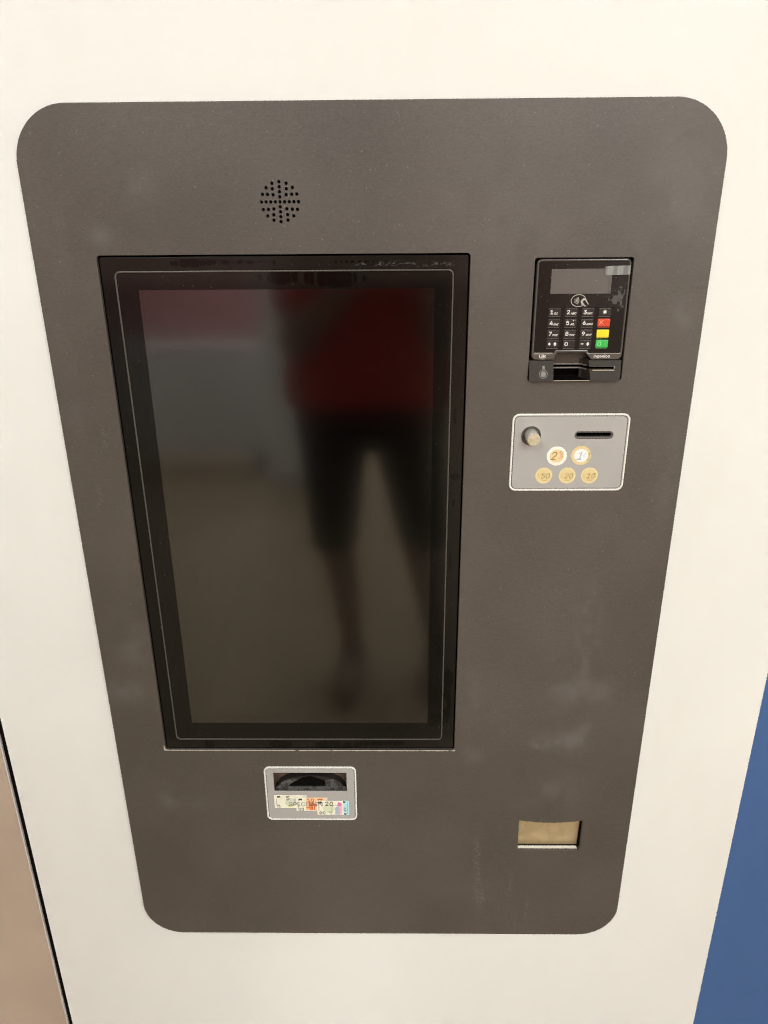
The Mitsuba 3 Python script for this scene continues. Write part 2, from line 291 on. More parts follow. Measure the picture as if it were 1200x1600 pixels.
# speaker: perforated disc flush in the fascia, a membrane behind
holes = [(0, 0)] + [(5.03 * r * math.cos(2 * math.pi * i / (4 * r)), 5.03 * r * math.sin(2 * math.pi * i / (4 * r))) for r in (1, 2, 3, 4) for i in range(4 * r)]
grille = Polygon(clean(SPK.exterior), [clean(Point(-98.0 + a, 502.3 + c).buffer(1.85, quad_segs=4).exterior) for a, c in holes])
s = obj('speaker', plate(grille, -4.9, 0, 0.0), 'fascia_coat', K, label='round speaker grille of small drilled holes above the screen')
def cone_fn(p, n, uv):
    x, z, d = P(p)
    return mix((0.006, 0.005, 0.0045), (0.06, 0.055, 0.05), sstep(0.62, 0.75, noise(x * 0.4, z * 0.9, 5)) * sstep(-92, -112, x))
bsdf('speaker_cone', pbr(mikit.proc(cone_fn), 0.5))
obj('cone', lathe(-98, 502.3, [(0.1, -14), (10, -12), (26, -6), (30, -5.1)]), 'speaker_cone', s)

# screen
D = obj('screen', plate(sbox(-265.0, -187.3, 71.4, 410.3), -6, -3.9, 0.0), 'screen_black', K, label='switched off dark screen mirroring a person in red top and black shorts')
gl = rrect(-288.6, -214.6, 91.2, 429.6, 5.0).difference(sbox(-265.0, -187.3, 71.4, 410.3))
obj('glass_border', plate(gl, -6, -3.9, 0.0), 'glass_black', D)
trim = rrect(-290.2, -216.2, 92.8, 431.2, 6.5).difference(rrect(-288.5, -214.5, 91.1, 429.5, 5.0))
obj('trim_line', plate(trim, -6, -2.6, 0.5, steps=2), 'trim_grey', D, smooth=40, label='thin light grey line framing the screen glass')
bez = rrect(-305.0, -230.0, 108.8, 446.2, 3.0).difference(rrect(-290.0, -216.0, 92.6, 431.0, 6.3))
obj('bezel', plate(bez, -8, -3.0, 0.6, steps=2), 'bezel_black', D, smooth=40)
obj('backing', bx(-320, 125, -245, 460, -30, -9), 'void_shade', D)

# ------------------------------------------------------------------ card reader
R = 'card_reader'; RK = f'{K}__{R}'
face = rrect(184.9, 329.0, 289.9, 441.2, 6.0).difference(Polygon([(209.5, 320), (210.6, 329), (214.8, 337.3), (247.2, 337.3), (252.4, 331.4), (254.5, 329), (255.5, 320)]).buffer(-1).buffer(2.0, quad_segs=4).buffer(-1, quad_segs=4))
win = rrect(187.6, 337.0, 287.2, 438.4, 1.5)
notch_low = Polygon([(210.5, 325), (213.0, 338.6), (248.6, 338.6), (252, 325)])
rim = face.difference(win.difference(notch_low.buffer(2.0)))
assert numbered(RK) == RK
scene[RK] = mikit.ply(world(plate(rim, -7, -1.0, 1.0, steps=3)), 'gloss_rim', smooth=40)
say(RK, 'black card reader with numeric keypad set in the upper right of the panel')
mem = win.difference(notch_low.buffer(2.0)).buffer(-0.05)
obj('faceplate', plate(mem, -7, -2.0, 0.0), 'membrane', RK)
obj('display', plate(sbox(201.9, 403.6, 269.7, 430.5), -2.0, -1.75), 'reader_lcd', RK, label='blank grey display of the card reader')
obj('highlight_strip', plate(sbox(187.8, 336.4, 209.4, 337.5), -1.9, -0.8, 0.3), 'bright_edge', RK)  # light-coloured strips stand in for the highlight on the chamfered edge
obj('highlight_strip', plate(sbox(254.0, 335.6, 287.6, 336.7), -1.9, -0.8, 0.3), 'bright_edge', RK)
W_ = [0.80, 0.78, 0.74]; BLK = [0.016, 0.013, 0.011]; GRY = [0.16, 0.15, 0.135]
paint('lettering', [(text('UR', 3.6, 194.3, 331.6, -1.1, 0.25, wide=1.15), W_), (text('250', 1.2, 195.8, 330.0, -1.1, 0.25, wide=1.6), [0.4, 0.38, 0.35])], 'print', RK)
paint('lettering', [(text('ingenico', 2.9, 257.4, 331.9, -1.1, 0.25, wide=1.18), W_)], 'print', RK)
# contactless symbol: oval, four waves, hand with a card
def arc(cx, cz, r, a0, a1, w, sx=1.0, n=14):
    t_ = np.radians(np.linspace(a0, a1, n)); return LineString([(cx + sx * r * math.cos(a), cz + r * math.sin(a)) for a in t_]).buffer(w / 2, cap_style=2)
sym = [arc(234.6, 396.0, 6.6, 28, 322, 0.75, 1.28, 30)] + [arc(227.0, 396.0, r, -32, 32, 0.62) for r in (3.6, 5.0, 6.4, 7.8)]
hand = unary_union([Polygon([(236.8, 395.2), (239.6, 399.0), (242.0, 399.0), (243.6, 396.6), (246.4, 391.8), (245.7, 391.4), (242.2, 396.0), (240.6, 396.8), (239.3, 394.6), (242.6, 390.0), (241.7, 389.5), (239.0, 392.4), (237.6, 392.8)]),
                    LineString([(238.2, 392.2), (241.0, 391.2), (243.4, 389.9)]).buffer(0.4)])
obj('contactless_symbol', join(*[plate(g, -1.95, -1.65) for g in [*sym, hand]]), 'symbol_white', RK)
bsdf('symbol_white', pbr((0.45, 0.43, 0.39), 0.4))
# peeling strip of protective film
n = 25; xs = np.linspace(261.2, 289.0, n); hz = 0.5 + 0.55 * np.sin((xs - 261) * 0.55) + 0.6 * np.clip((xs - 282) / 7, 0, 1)
v = np.array([(x, z + 0.02 * (x - 261), h - 1.7 + dd) for dd in (0.0, 0.12) for x, h in zip(xs, hz) for z in (423.5, 433.3)]); f = []
for k in range(n - 1):
    a = 2 * k; q = 2 * n + a
    f += [(a, a + 1, a + 3), (a, a + 3, a + 2), (q, q + 3, q + 1), (q, q + 2, q + 3), (a, a + 2, q + 2), (a, q + 2, q), (a + 1, q + 3, a + 3), (a + 1, q + 1, q + 3)]
obj('film_tab', trimesh.Trimesh(v, np.array(f), process=False), 'tape_film', RK, smooth=40, label='crinkled strip of clear film stuck over the display corner')
# keypad
COLX, ROWZ = (208.3, 227.2, 246.1, 265.3), (383.5, 371.4, 359.2, 347.6)
KEYS = [['1', '2', '3', 'dot'], ['4', '5', '6', 'red'], ['7', '8', '9', 'yellow'], ['+', '0', '-', 'green']]
SUB = dict(zip('123456789', ['QZ', 'ABC', 'DEF', 'GHI', 'JKL', 'MNO', 'PRS', 'TUV', 'WXY']))
TONE = {'red': [0.66, 0.060, 0.016], 'yellow': [0.86, 0.72, 0.02], 'green': [0.035, 0.46, 0.085]}
for r_, row in enumerate(KEYS):
    for c_, k in enumerate(row):
        x, z = COLX[c_], ROWZ[r_]; col = TONE.get(k, BLK)
        body = plate(rrect(x - 7.1, z - 4.4, x + 7.1, z + 4.4, 0.9, 4), -2.0, -0.9, 0.45, steps=2, back=False)
        edge = plate(rrect(x - 7.5, z - 4.8, x + 7.5, z + 4.8, 1.1, 4).difference(rrect(x - 7.15, z - 4.45, x + 7.15, z + 4.45, 0.9, 4)), -2.0, -1.5, 0)
        low = plate(sbox(x - 6.6, z - 5.25, x + 6.6, z - 4.85), -2.0, -1.2, 0.12)
        prs = [(body, col), (edge, [0.006, 0.005, 0.004]), (low, [0.24, 0.22, 0.19] if k not in TONE else [c * 0.8 + 0.1 for c in col])]
        dd = -0.95
        if k in SUB:
            prs += [(text(k, 4.4, x - 4.9, z - 2.2, dd, 0.2, wide=1.12), W_), (text(SUB[k], 2.2, x - 0.6, z - 2.5, dd, 0.2, wide=1.0, slant=0.2), W_)]
            if k == '5': prs += [(bx(x + 2.6, x + 3.6, z + 2.0, z + 3.2, dd, dd + 0.25), W_), (bx(x + 4.6, x + 5.2, z + 2.6, z + 3.2, dd, dd + 0.25), W_)]
        elif k in '+-0':
            prs += [(text('0', 4.4, x - 4.9, z - 2.2, dd, 0.2, wide=1.15), W_)] if k == '0' else [(bx(x - 5.0, x - 2.0, z - 0.55, z + 0.55, dd, dd + 0.2), W_)]
            if k == '+': prs.append((bx(x - 4.05, x - 2.95, z - 1.6, z + 1.6, dd, dd + 0.23), W_))
            if k != '0': prs += [(plate(Polygon([(x + 1.2, z), (x + 3.0, z + 2.4), (x + 4.8, z)]), dd, dd + 0.2), W_), (plate(Polygon([(x + 1.2, z - 0.3), (x + 4.8, z - 0.3), (x + 3.0, z - 2.7)]), dd, dd + 0.2), W_)]
        elif k == 'dot': prs += [(plate(Point(x, z).buffer(2.3), dd, dd + 0.2), [0.42, 0.40, 0.37]), (plate(Point(x, z).buffer(1.2), dd, dd + 0.3), W_)]
        elif k == 'red': prs += [(plate(unary_union([LineString([(x - 5, z - 1.6), (x - 0.9, z + 2.6)]), LineString([(x - 5, z + 2.6), (x - 0.9, z - 1.6)])]).buffer(0.32), dd, dd + 0.2), [0.9, 0.42, 0.26])]
        elif k == 'yellow': prs += [(plate(arc(x - 2.8, z - 0.2, 2.1, 170, 320, 0.5), dd, dd + 0.2), [0.75, 0.60, 0.02])]
        elif k == 'green': prs += [(plate(Point(x - 2.9, z).buffer(2.3).difference(Point(x - 2.9, z).buffer(1.6)), dd, dd + 0.2), [0.30, 0.78, 0.33])]
        lab = {'red': 'red cancel key marked with an X', 'yellow': 'plain yellow correction key', 'green': 'green confirm key marked with a ring'}.get(k)
        paint('key', prs, 'key_print', RK, label=lab)
# lower part with the card slot: two cheeks, a recessed middle, the slit running through middle and right cheek
elev = rrect(183.0, 305.6, 289.6, 345.0, 2.5)
planL = Polygon([(183, -30), (183, 8), (209.2, 8.4), (210.5, 7.4), (211.0, 5.5), (211.0, -30)])
planR = Polygon([(244.5, -30), (244.5, -13), (247.5, -11), (254.2, 6.2), (256.0, 8.0), (284.2, 8.2), (287.0, 7.0), (288.8, 4.4), (289.6, 0.5), (289.6, -30)])
planM = Polygon([(210.9, -30), (210.9, -14), (244.6, -14), (244.6, -30)])
slot = prism_d(sbox(211.2, 318.6, 281.0, 321.6), -26, 12)
cheeks = (prism_z(planL, 300, 328.6) + prism_z(planR, 300, 328.6)) ^ prism_d(elev, -40, 20)
cut = m3.Manifold.cube((200, 60, 40)).translate((150, 0, 0)).rotate((0, 0, 0))
slope = prism_d(sbox(150, 280, 320, 350), 0, 60)                  # front leans out towards the bottom
ang = math.degrees(math.atan2(6.4, 24.0))
slope = slope.translate((0, -306, 0)).rotate((-ang, 0, 0)).translate((0, 306, 6.2))
cheeks = cheeks - slope - slot
back = prism_z(planM, 306, 328.6) + prism_z(sbox(205, -30, 262, -14), 328.6, 345) - slot - prism_d(sbox(211.5, 308.6, 244.2, 317.4), -24, 0)
for half in (sbox(150, 280, 230, 350), sbox(230, 280, 320, 350)):
    obj('slot_cheek', join(cheeks ^ prism_d(half, -60, 60)), 'housing_plastic', RK, smooth=30)
obj('slot_recess', join(back ^ prism_d(sbox(150, 322.2, 320, 360), -60, 60)), 'recess_brown', RK)
obj('card_opening_shade', join(back ^ prism_d(sbox(150, 280, 320, 322.1), -60, 60)), 'void_shade', RK)  # back wall below the slit coloured black as shade in the opening
bsdf('recess_brown', pbr((0.05, 0.036, 0.028), 0.3, specular=0.5))
floor_bar = prism_z(Polygon([(211.2, -20), (211.2, 5.4), (253.4, 5.4), (244.4, -13), (244.4, -20)]), 305.8, 306.8)
obj('recess_floor', join(floor_bar), 'void_shade', RK)  # floor coloured near-black for the shade of the opening
obj('recess_floor_edge', bx(211.4, 253.2, 305.9, 306.9, 5.5, 6.4), 'bright_edge', RK)
path = LineString([(211.4, -13.4), (243.5, -13.4), (246.6, -11.4), (250.5, -3.2)])
lip = lambda z0, z1, w: prism_z(path.buffer(w, cap_style=2, join_style=1), z0, z1)
obj('slot_lip', join(lip(317.2, 318.5, 1.2), lip(321.7, 322.8, 1.0)), 'lip_grey', RK, smooth=30)
bsdf('lip_grey', pbr((0.20, 0.185, 0.165), 0.25, specular=0.7))
fr = sbox(256.4, 317.2, 281.6, 322.8).difference(sbox(257.0, 318.6, 281.0, 321.6)); dz = lambda z: 3.6 - (z - 306) * 0.25
obj('slot_edge', join(bx(256.4, 281.4, 317.0, 318.5, 2.2, 3.8), bx(281.05, 281.9, 317.0, 322.6, 1.0, 2.6)), 'bright_edge', RK, label='bright lower edge of the card slot')
obj('slot_edge', bx(256.4, 281.0, 321.7, 322.4, 1.0, 2.2), 'gloss_rim', RK)
obj('slot_interior', join(bx(183, 291, 300, 346, -34, -30.2)), 'void_shade', RK)
em = join(plate(Point(199.4, 313.6).buffer(5.0, quad_segs=10).difference(Point(199.4, 313.6).buffer(4.1, quad_segs=10)), -0.4, 0.6, 0.2), plate(Point(199.4, 313.6).buffer(3.3, quad_segs=10), -0.4, 0.5, 0.3), plate(sbox(197.9, 318.9, 200.9, 323.0), -0.4, 0.5, 0.2))
em.vertices[:, 2] += 6.2 - (em.vertices[:, 1] - 306) * 0.267
obj('lock_emblem', em, 'emblem_grey', RK, smooth=30)
bsdf('emblem_grey', pbr((0.15, 0.135, 0.118), 0.35))

# ------------------------------------------------------------------ coin plate
C = 'coin_plate'; CK = f'{K}__{C}'
def slotpoly(x0, x1, z, r): return LineString([(x0 + r, z), (x1 - r, z)]).buffer(r, quad_segs=8)
out = rrect(167.0, 167.4, 307.8, 265.4, 8.5); g1 = rrect(169.3, 169.7, 305.5, 263.1, 6.5); g2 = rrect(170.5, 170.9, 304.3, 261.9, 5.5)
slot_o, slot_i = slotpoly(242.8, 289.2, 238.7, 5.0), slotpoly(245.0, 287.2, 238.9, 2.6)
knob_o = Point(190.4, 238.2).buffer(11.9, quad_segs=14)
assert numbered(CK) == CK
scene[CK] = mikit.ply(world(plate(g2.difference(unary_union([slot_o, knob_o])), 0.1, 1.5, 0.35, steps=2)), 'plate_grey', smooth=40)
say(CK, 'light grey coin plate with white rim below the card reader')
obj('rim', plate(out.difference(g1), 0.05, 1.9, 0.7, steps=3), 'rim_white', CK, smooth=40)
obj('groove', plate(g1.buffer(0.3).difference(g2.buffer(-0.3)), 0.05, 0.5), 'groove_dark', CK)
obj('coin_slot', plate(slot_o.buffer(0.02).difference(slot_i), -4, 0.5, 0.6, steps=2), 'slot_grey', CK, smooth=40, label='black coin slot in a dark grey recess')
bsdf('slot_grey', pbr((0.115, 0.105, 0.095), 0.4))
obj('slot_interior', bx(238, 294, 230, 247, -30, -14), 'void_shade', CK)
obj('button_collar', lathe(190.4, 238.2, [(8.3, -10), (8.6, -3), (10.4, -2.4), (11.6, -0.4), (11.95, 0.9), (11.95, 1.3)]), 'slot_grey', CK, smooth=40)
bt = obj('return_button', lathe(191.0, 238.0, [(8.0, -12), (8.0, 16.6), (7.8, 17.4), (7.3, 17.8)]), 'steel', CK, smooth=50, label='protruding round metal return button')
obj('coin_interior', bx(176, 240, 222, 256, -16, -12.1), 'void_shade', CK)
obj('button_cap', lathe(191.0, 238.0, [(7.35, 17.75), (7.2, 18.05), (3.5, 18.25), (0.01, 18.3)]), 'steel_end', CK, smooth=40)
GOLD, GOLD_D, GOLD_H, SIL, SIL_D = srgb(226, 208, 156), srgb(150, 118, 62), srgb(246, 236, 196), srgb(250, 247, 240), srgb(185, 180, 200)
COP = srgb(238, 214, 166)
def coin(cx, cz, r, parts):
    pr = [(plate(Point(cx, cz).buffer(r, quad_segs=12), 1.45, 1.75, 0.12), parts['rim'])]
    if 'core' in parts: pr.append((plate(Point(cx, cz).buffer(r * 0.70, quad_segs=12), 1.7, 1.95), parts['core']))
    else: pr.append((plate(Point(cx, cz).buffer(r * 0.93, quad_segs=12).difference(Point(cx, cz).buffer(r * 0.89, quad_segs=12)), 1.7, 1.8), GOLD_H))
    return pr
def blobs(cx, cz, spec, col): return [(plate(affinity.rotate(affinity.scale(Point(cx + a, cz + b_).buffer(1, quad_segs=3), w, h), g), 1.75, 2.1), col) for a, b_, w, h, g in spec]
euro = coin(223.3, 212.6, 12.2, dict(rim=SIL, core=COP))
euro += [(text('2', 10.2, 215.6, 207.6, 1.95, 0.2, bold=False, slant=0.22), GOLD_D)] + blobs(223.3, 212.6, [(4.6, 2.0, 1.4, 2.6, 25), (5.4, -1.6, 2.2, 1.6, 0), (3.0, -2.6, 1.2, 1.0, 10)], srgb(228, 188, 146)) + blobs(223.3, 212.6, [(6.6, 3.8, .35, 2.6, -30), (7.4, .4, .35, 2.6, -12), (4.4, 5.4, .35, 2.2, -45)], GOLD_D)
paint('coin_picture', euro, 'coin_print', CK, label='printed two euro coin, silver ring around gold')
one = coin(252.8, 213.2, 12.1, dict(rim=GOLD, core=srgb(246, 245, 248)))
one += [(text('1', 9.4, 247.6, 208.2, 1.95, 0.2, bold=False, slant=0.28), SIL_D), (bx(245.2, 253.4, 207.6, 208.1, 1.95, 2.15), SIL_D)] + blobs(252.8, 213.2, [(3.6, -.6, 1.4, 2.4, 20), (5.0, 2.4, 1.0, 1.6, 0)], srgb(226, 226, 240)) + blobs(252.8, 213.2, [(10.2, 1.0, .3, 4.0, -6), (9.0, -5.4, .3, 2.0, -40)], GOLD_D)
paint('coin_picture', one, 'coin_print', CK, label='printed one euro coin, gold ring around silver')
for cx, s_, words in ((209.3, '50', 'printed fifty cent coin at lower left'), (238.0, '20', 'printed twenty cent coin between two other gold coins'), (265.2, '10', 'printed ten cent coin at lower right')):
    cz = 187.4; pr = coin(cx, cz, 10.4, dict(rim=GOLD))
    pr += [(text(s_, 6.6, cx - 3.4, cz - 3.8, 1.75, 0.22, bold=False, slant=0.24, wide=0.95), GOLD_D), (text('CENT', 1.5, cx - 2.6, cz - 6.9, 1.75, 0.2, wide=1.3), srgb(196, 164, 96))]
    pr += blobs(cx, cz, [(-6.6, .6, 1.1, 2.0, 20), (-5.0, -2.0, 1.4, 1.2, 0), (-7.2, -1.6, .8, 1.2, 0)], srgb(222, 198, 136)) + blobs(cx, cz, [(-4.2 + i, 1.5 + .7 * i, .25, 1.6, -38) for i in range(3)], srgb(220, 196, 134))
    paint('coin_picture', pr, 'coin_print', CK, label=words)

# ------------------------------------------------------------------ banknote plate
N = f'{K}__note_plate'
no, n1, n2 = rrect(-167.0, -360.8, -31.8, -261.3, 8.5), rrect(-164.7, -358.5, -34.1, -263.6, 6.5), rrect(-163.7, -357.5, -35.1, -264.6, 5.6)
mouth = sbox(-153.4, -306.0, -46.0, -272.0)
assert numbered(N) == N
scene[N] = mikit.ply(world(plate(n2.difference(mouth), 0.1, 1.5, 0.3, steps=2)), 'plate_grey', smooth=40)
say(N, 'small light grey banknote plate with white rim under the screen')
obj('rim', plate(no.difference(n1), 0.05, 1.9, 0.7, steps=3), 'rim_white', N, smooth=40)
obj('groove', plate(n1.buffer(0.3).difference(n2.buffer(-0.3)), 0.05, 0.5), 'groove_dark', N)
obj('note_slot', join(bx(-162, -38, -332, -269, -30, -20), bx(-162, -153.6, -332, -269, -20, -5.0), bx(-45.8, -38, -332, -269, -20, -5.0), bx(-153.4, -46, -271.8, -269, -20, -5.0), bx(-153.4, -46, -332, -326, -20, -5.0)), 'note_cavity', N, label='dark banknote slot with an arched mouth')
def deep(pts, d): return [(25.5 + (x - 25.5) * (1 + d / 897), 503.2 + (z - 503.2) * (1 + d / 897)) for x, z in pts]   # seen on the plate at (x, z), stands d behind it
ar = Polygon(deep([(-151, -306), (-149.5, -298), (-144, -290), (-134, -284), (-118, -280), (-99.5, -278), (-82, -279.4), (-66, -283), (-56, -289), (-49.5, -298), (-48.5, -306)], 9))
mo = Polygon(deep([(-134, -299.0), (-128, -293), (-117, -286), (-110, -280.6), (-99.5, -279.2), (-80, -280.4), (-78.5, -287), (-77.5, -299.0)], 9))
obj('arch', plate(ar.difference(mo), -20, -9, 0.3, steps=2), 'dark_plastic', N, smooth=30)
for pts in ([(-147, -301), (-142.5, -291.5), (-136, -287), (-124, -284.5), (-119, -286.5), (-129, -293), (-135, -301)], [(-76.5, -301), (-77.5, -286.5), (-66, -285.2), (-57, -290.5), (-51.5, -298), (-51, -301)]):
    obj('arch_cheek', plate(Polygon(deep(pts, 8.6)), -9.2, -8.4, 0.3, steps=2), 'nose_plastic', N, smooth=30)
obj('arch_hole_shade', plate(mo, -19.8, -9.8), 'void_shade', N)  # black plate in place of the shade inside the mouth
for x, z in deep([(-142, -293), (-139, -297), (-146, -298), (-63, -293), (-60, -297), (-55, -298), (-68, -297)], 8):
    obj('arch_knob', lathe(x, z, [(1.8, -9.5), (1.8, -6.5), (1.0, -5.8), (.01, -5.7)], 10), 'nose_plastic', N, smooth=40)
for (x0, z0), (x1, z1), d in ((*deep([(-151, -301.4), (-48, -299.8)], 5), 5), (*deep([(-153, -305.4), (-46.4, -303.2)], 3), 3)):
    obj('ledge', bx(x0, x1, z0, z1, -d - 3, -d), 'nose_plastic', N)
CREAM, DK = srgb(240, 236, 218), srgb(58, 58, 52)
def sheet(x0, x1, z0, z1, d, c): return (bx(x0, x1, z0, z1, d, d + 0.12), c)
d0 = 1.5
five = [sheet(-154.6, -112, -337.6, -313.2, d0, CREAM), sheet(-112, -106, -320, -313.0, d0, srgb(214, 214, 206)), sheet(-151.4, -150.8, -336, -319, d0 + .1, DK), sheet(-150.2, -145.2, -317.9, -315.2, d0 + .1, DK)]
five += [(plate(affinity.scale(Point(-130, -327).buffer(1, quad_segs=6), 9.0, 8.0), d0 + .1, d0 + .22), srgb(214, 216, 196)), (plate(affinity.scale(Point(-120.5, -324).buffer(1, quad_segs=6), 5, 7), d0 + .12, d0 + .25), srgb(190, 194, 186)), sheet(-135, -127, -335, -332, d0 + .2, srgb(196, 200, 120)),
         (text('5', 7.2, -136.6, -322.4, d0 + .2, .15), srgb(84, 88, 84)), (text('5', 4.8, -149.4, -336.4, d0 + .2, .15), DK)]
paint('note_picture', five, 'print', N, label='printed five euro specimen note')
d0 = 1.75
ten = [sheet(-122.4, -94, -342.8, -317.4, d0, CREAM), sheet(-108, -78, -341.5, -317.4, d0 + .02, srgb(240, 204, 168)), sheet(-80, -75.4, -323, -317, d0, srgb(220, 218, 210)), sheet(-119.9, -119.3, -341, -325, d0 + .1, DK), sheet(-118.5, -113.2, -322.4, -319.6, d0 + .1, DK)]
ten += [(plate(Polygon([(-104, -325), (-100, -325), (-99, -341), (-103, -341)]), d0 + .12, d0 + .25), srgb(226, 140, 84)), (plate(arc(-96.5, -336, 6, 0, 180, 2.2), d0 + .12, d0 + .25), srgb(206, 96, 44)), sheet(-99.5, -97.5, -341, -326, d0 + .14, srgb(198, 92, 44)), sheet(-96, -94.2, -341, -330, d0 + .14, srgb(206, 104, 52)),
        sheet(-107.5, -102, -338, -335.6, d0 + .2, srgb(214, 130, 70)), sheet(-90.5, -82.5, -322.6, -319.8, d0 + .14, srgb(186, 110, 60)), (text('10', 6.2, -105.2, -325.6, d0 + .2, .15), srgb(190, 88, 40)), (text('10', 4.8, -118.6, -341.8, d0 + .2, .15), DK)]
paint('note_picture', ten, 'print', N, label='printed ten euro specimen note, orange, in the middle')
d0 = 2.0
tw = [sheet(-91.4, -43.4, -350.0, -323.4, d0, CREAM), sheet(-52, -43.4, -350.0, -323.4, d0 + .03, srgb(186, 222, 224)), sheet(-89.0, -88.4, -348.6, -329, d0 + .1, DK), (plate(Polygon([(-90.5, -326), (-88, -324.6), (-84, -325), (-83, -327.4), (-86, -329), (-90, -328.4)]), d0 + .1, d0 + .2), DK)]
tw += [(plate(affinity.scale(Point(-74, -338).buffer(1, quad_segs=6), 9, 9), d0 + .06, d0 + .18), srgb(216, 220, 190)), (plate(unary_union([arc(-64, -337, 5.5, 0, 180, 1.4), sbox(-70.2, -349, -68.8, -337), sbox(-59.2, -349, -57.8, -337)]), d0 + .12, d0 + .25), srgb(186, 192, 170)), (plate(unary_union([sbox(-64.5, -349.5, -57, -338), Point(-60.8, -338).buffer(3.8)]), d0 + .1, d0 + .2), srgb(176, 184, 196)),
       (plate(affinity.scale(Point(-57.6, -330).buffer(1, quad_segs=6), 3.6, 3.8), d0 + .1, d0 + .24), srgb(222, 120, 180)), (plate(Polygon([(-57.5, -333), (-53.5, -334), (-54, -348), (-58, -348)]), d0 + .1, d0 + .24), srgb(232, 176, 214)), sheet(-52.3, -49, -327.2, -324.2, d0 + .2, srgb(52, 78, 74)), sheet(-51.3, -48, -349.6, -346.8, d0 + .2, srgb(44, 84, 72)),
       (plate(rrect(-51.5, -343, -47.8, -336, 1.2, 3).difference(rrect(-50.6, -342, -48.6, -337, .6, 3)), d0 + .2, d0 + .32), srgb(90, 120, 128)), sheet(-46.4, -45.4, -348, -325, d0 + .2, srgb(120, 186, 206)), sheet(-74, -69, -345.4, -343.6, d0 + .2, srgb(160, 168, 120)),
       (text('20', 7.4, -79.0, -332.6, d0 + .2, .15), srgb(96, 92, 66)), (text('20', 5.0, -87.4, -348.8, d0 + .2, .15), DK)]
paint('note_picture', tw, 'print', N, label='printed twenty euro specimen note, blue strip at right')
sp = text('SPECIMEN', 7.0, 0, -333.4, 2.15, .12, bold=False); sp.vertices[:, 0] = -133.0 + sp.vertices[:, 0] * 50.0 / sp.vertices[:, 0].max()
obj('specimen_lettering', sp, 'ink_grey', N)
bsdf('ink_grey', pbr((0.16, 0.15, 0.14), 0.5))

# ------------------------------------------------------------------ change tray
Tk = f'{K}__change_tray'
assert numbered(Tk) == Tk
tray = join(bx(206, 209.9, -426, -357, -40, -5.1), bx(308.6, 312, -426, -357, -40, -5.1), bx(206, 312, -426, -422.8, -40, -5.1), bx(206, 312, -357, -354, -40, -5.1), bx(206, 312, -426, -354, -44, -40.1))
scene[Tk] = mikit.ply(world(tray), 'dark_plastic'); say(Tk, 'change return opening with tan metal flap at the lower right')
fl = bx(208.6, 305.4, -30, 30, -0.6, 0.6); fl.apply_transform(trimesh.transformations.rotation_matrix(math.radians(4), (1, 0, 0))); fl.apply_translation((0, -392, -12.5))
obj('flap', fl, 'flap_metal', Tk, label='mottled tan metal flap inside the opening, mirrored floor painted in')
obj('ledge_lip', plate(rrect(212.4, -422.6, 303.0, -418.4, 1.5), -1.9, -0.5, 0.5, steps=2), 'fascia_coat', Tk, smooth=40)
obj('ledge', bx(211.6, 303.0, -422, -418.6, -7.4, -2.0), 'ledge_metal', Tk, label='bright metal ledge along the bottom of the opening')

# ------------------------------------------------------------------ things across the room, mirrored in the screen
LC = 'low_partition'; _used[LC] = 0
say(LC, 'pale grey low partition across the room, mirrored at left in the dark screen', 'partition')
obj('panel', wbox(-3.4, -0.62, -3.68, -3.62, 0.06, 0.70), 'counter_paint', LC, local=False)
obj('top_rail', wbox(-3.42, -0.61, -3.69, -3.61, 0.701, 0.725), 'counter_paint', LC, local=False)
for fx in (-3.2, -2.0, -0.8): obj('foot', wbox(fx - .03, fx + .03, -3.8, -3.5, 0.001, 0.059), 'dark_plastic', LC, local=False)
PL = 'white_pillar'; _used[PL] = 0
say(PL, 'pale square pillar mirrored in the screen just left of the person', 'pillar')
obj('shaft', wbox(-0.68, -0.24, -3.57, -3.2, 0.0, CEIL - 0.01), 'counter_paint', PL, local=False)
obj('skirting', wbox(-0.69, -0.23, -3.58, -3.19, 0.0, 0.08), 'wall_paint', PL, local=False)

for x, y, h in LAMP_AT:
    L = numbered('ceiling_light')
    if h < .25: say(L, 'small square warm white ceiling downlight close in front of the terminal', 'ceiling light', 'small ceiling lights nearest the terminal')
    else: say(L, 'large square warm white ceiling light panel above the room before the terminal', 'ceiling light', 'large ceiling light panels in rows')
    o = h + .02
    fr = trimesh.util.concatenate([wbox(x - o, x + o, y - o, y - h, CEIL - .03, CEIL - .002), wbox(x - o, x + o, y + h, y + o, CEIL - .03, CEIL - .002), wbox(x - o, x - h, y - h + .001, y + h - .001, CEIL - .03, CEIL - .002), wbox(x + h, x + o, y - h + .001, y + h - .001, CEIL - .03, CEIL - .002)])
    obj('frame', fr, 'ceiling_paint', L, local=False)
    q = trimesh.Trimesh([(x - h, y - h, CEIL - .02), (x + h, y - h, CEIL - .02), (x + h, y + h, CEIL - .02), (x - h, y + h, CEIL - .02)], [(0, 2, 1), (0, 3, 2)], process=False)
    obj('diffuser', q, 'ceiling_paint', L, local=False, emitter={'type': 'area', 'radiance': rgb(*LAMP)})

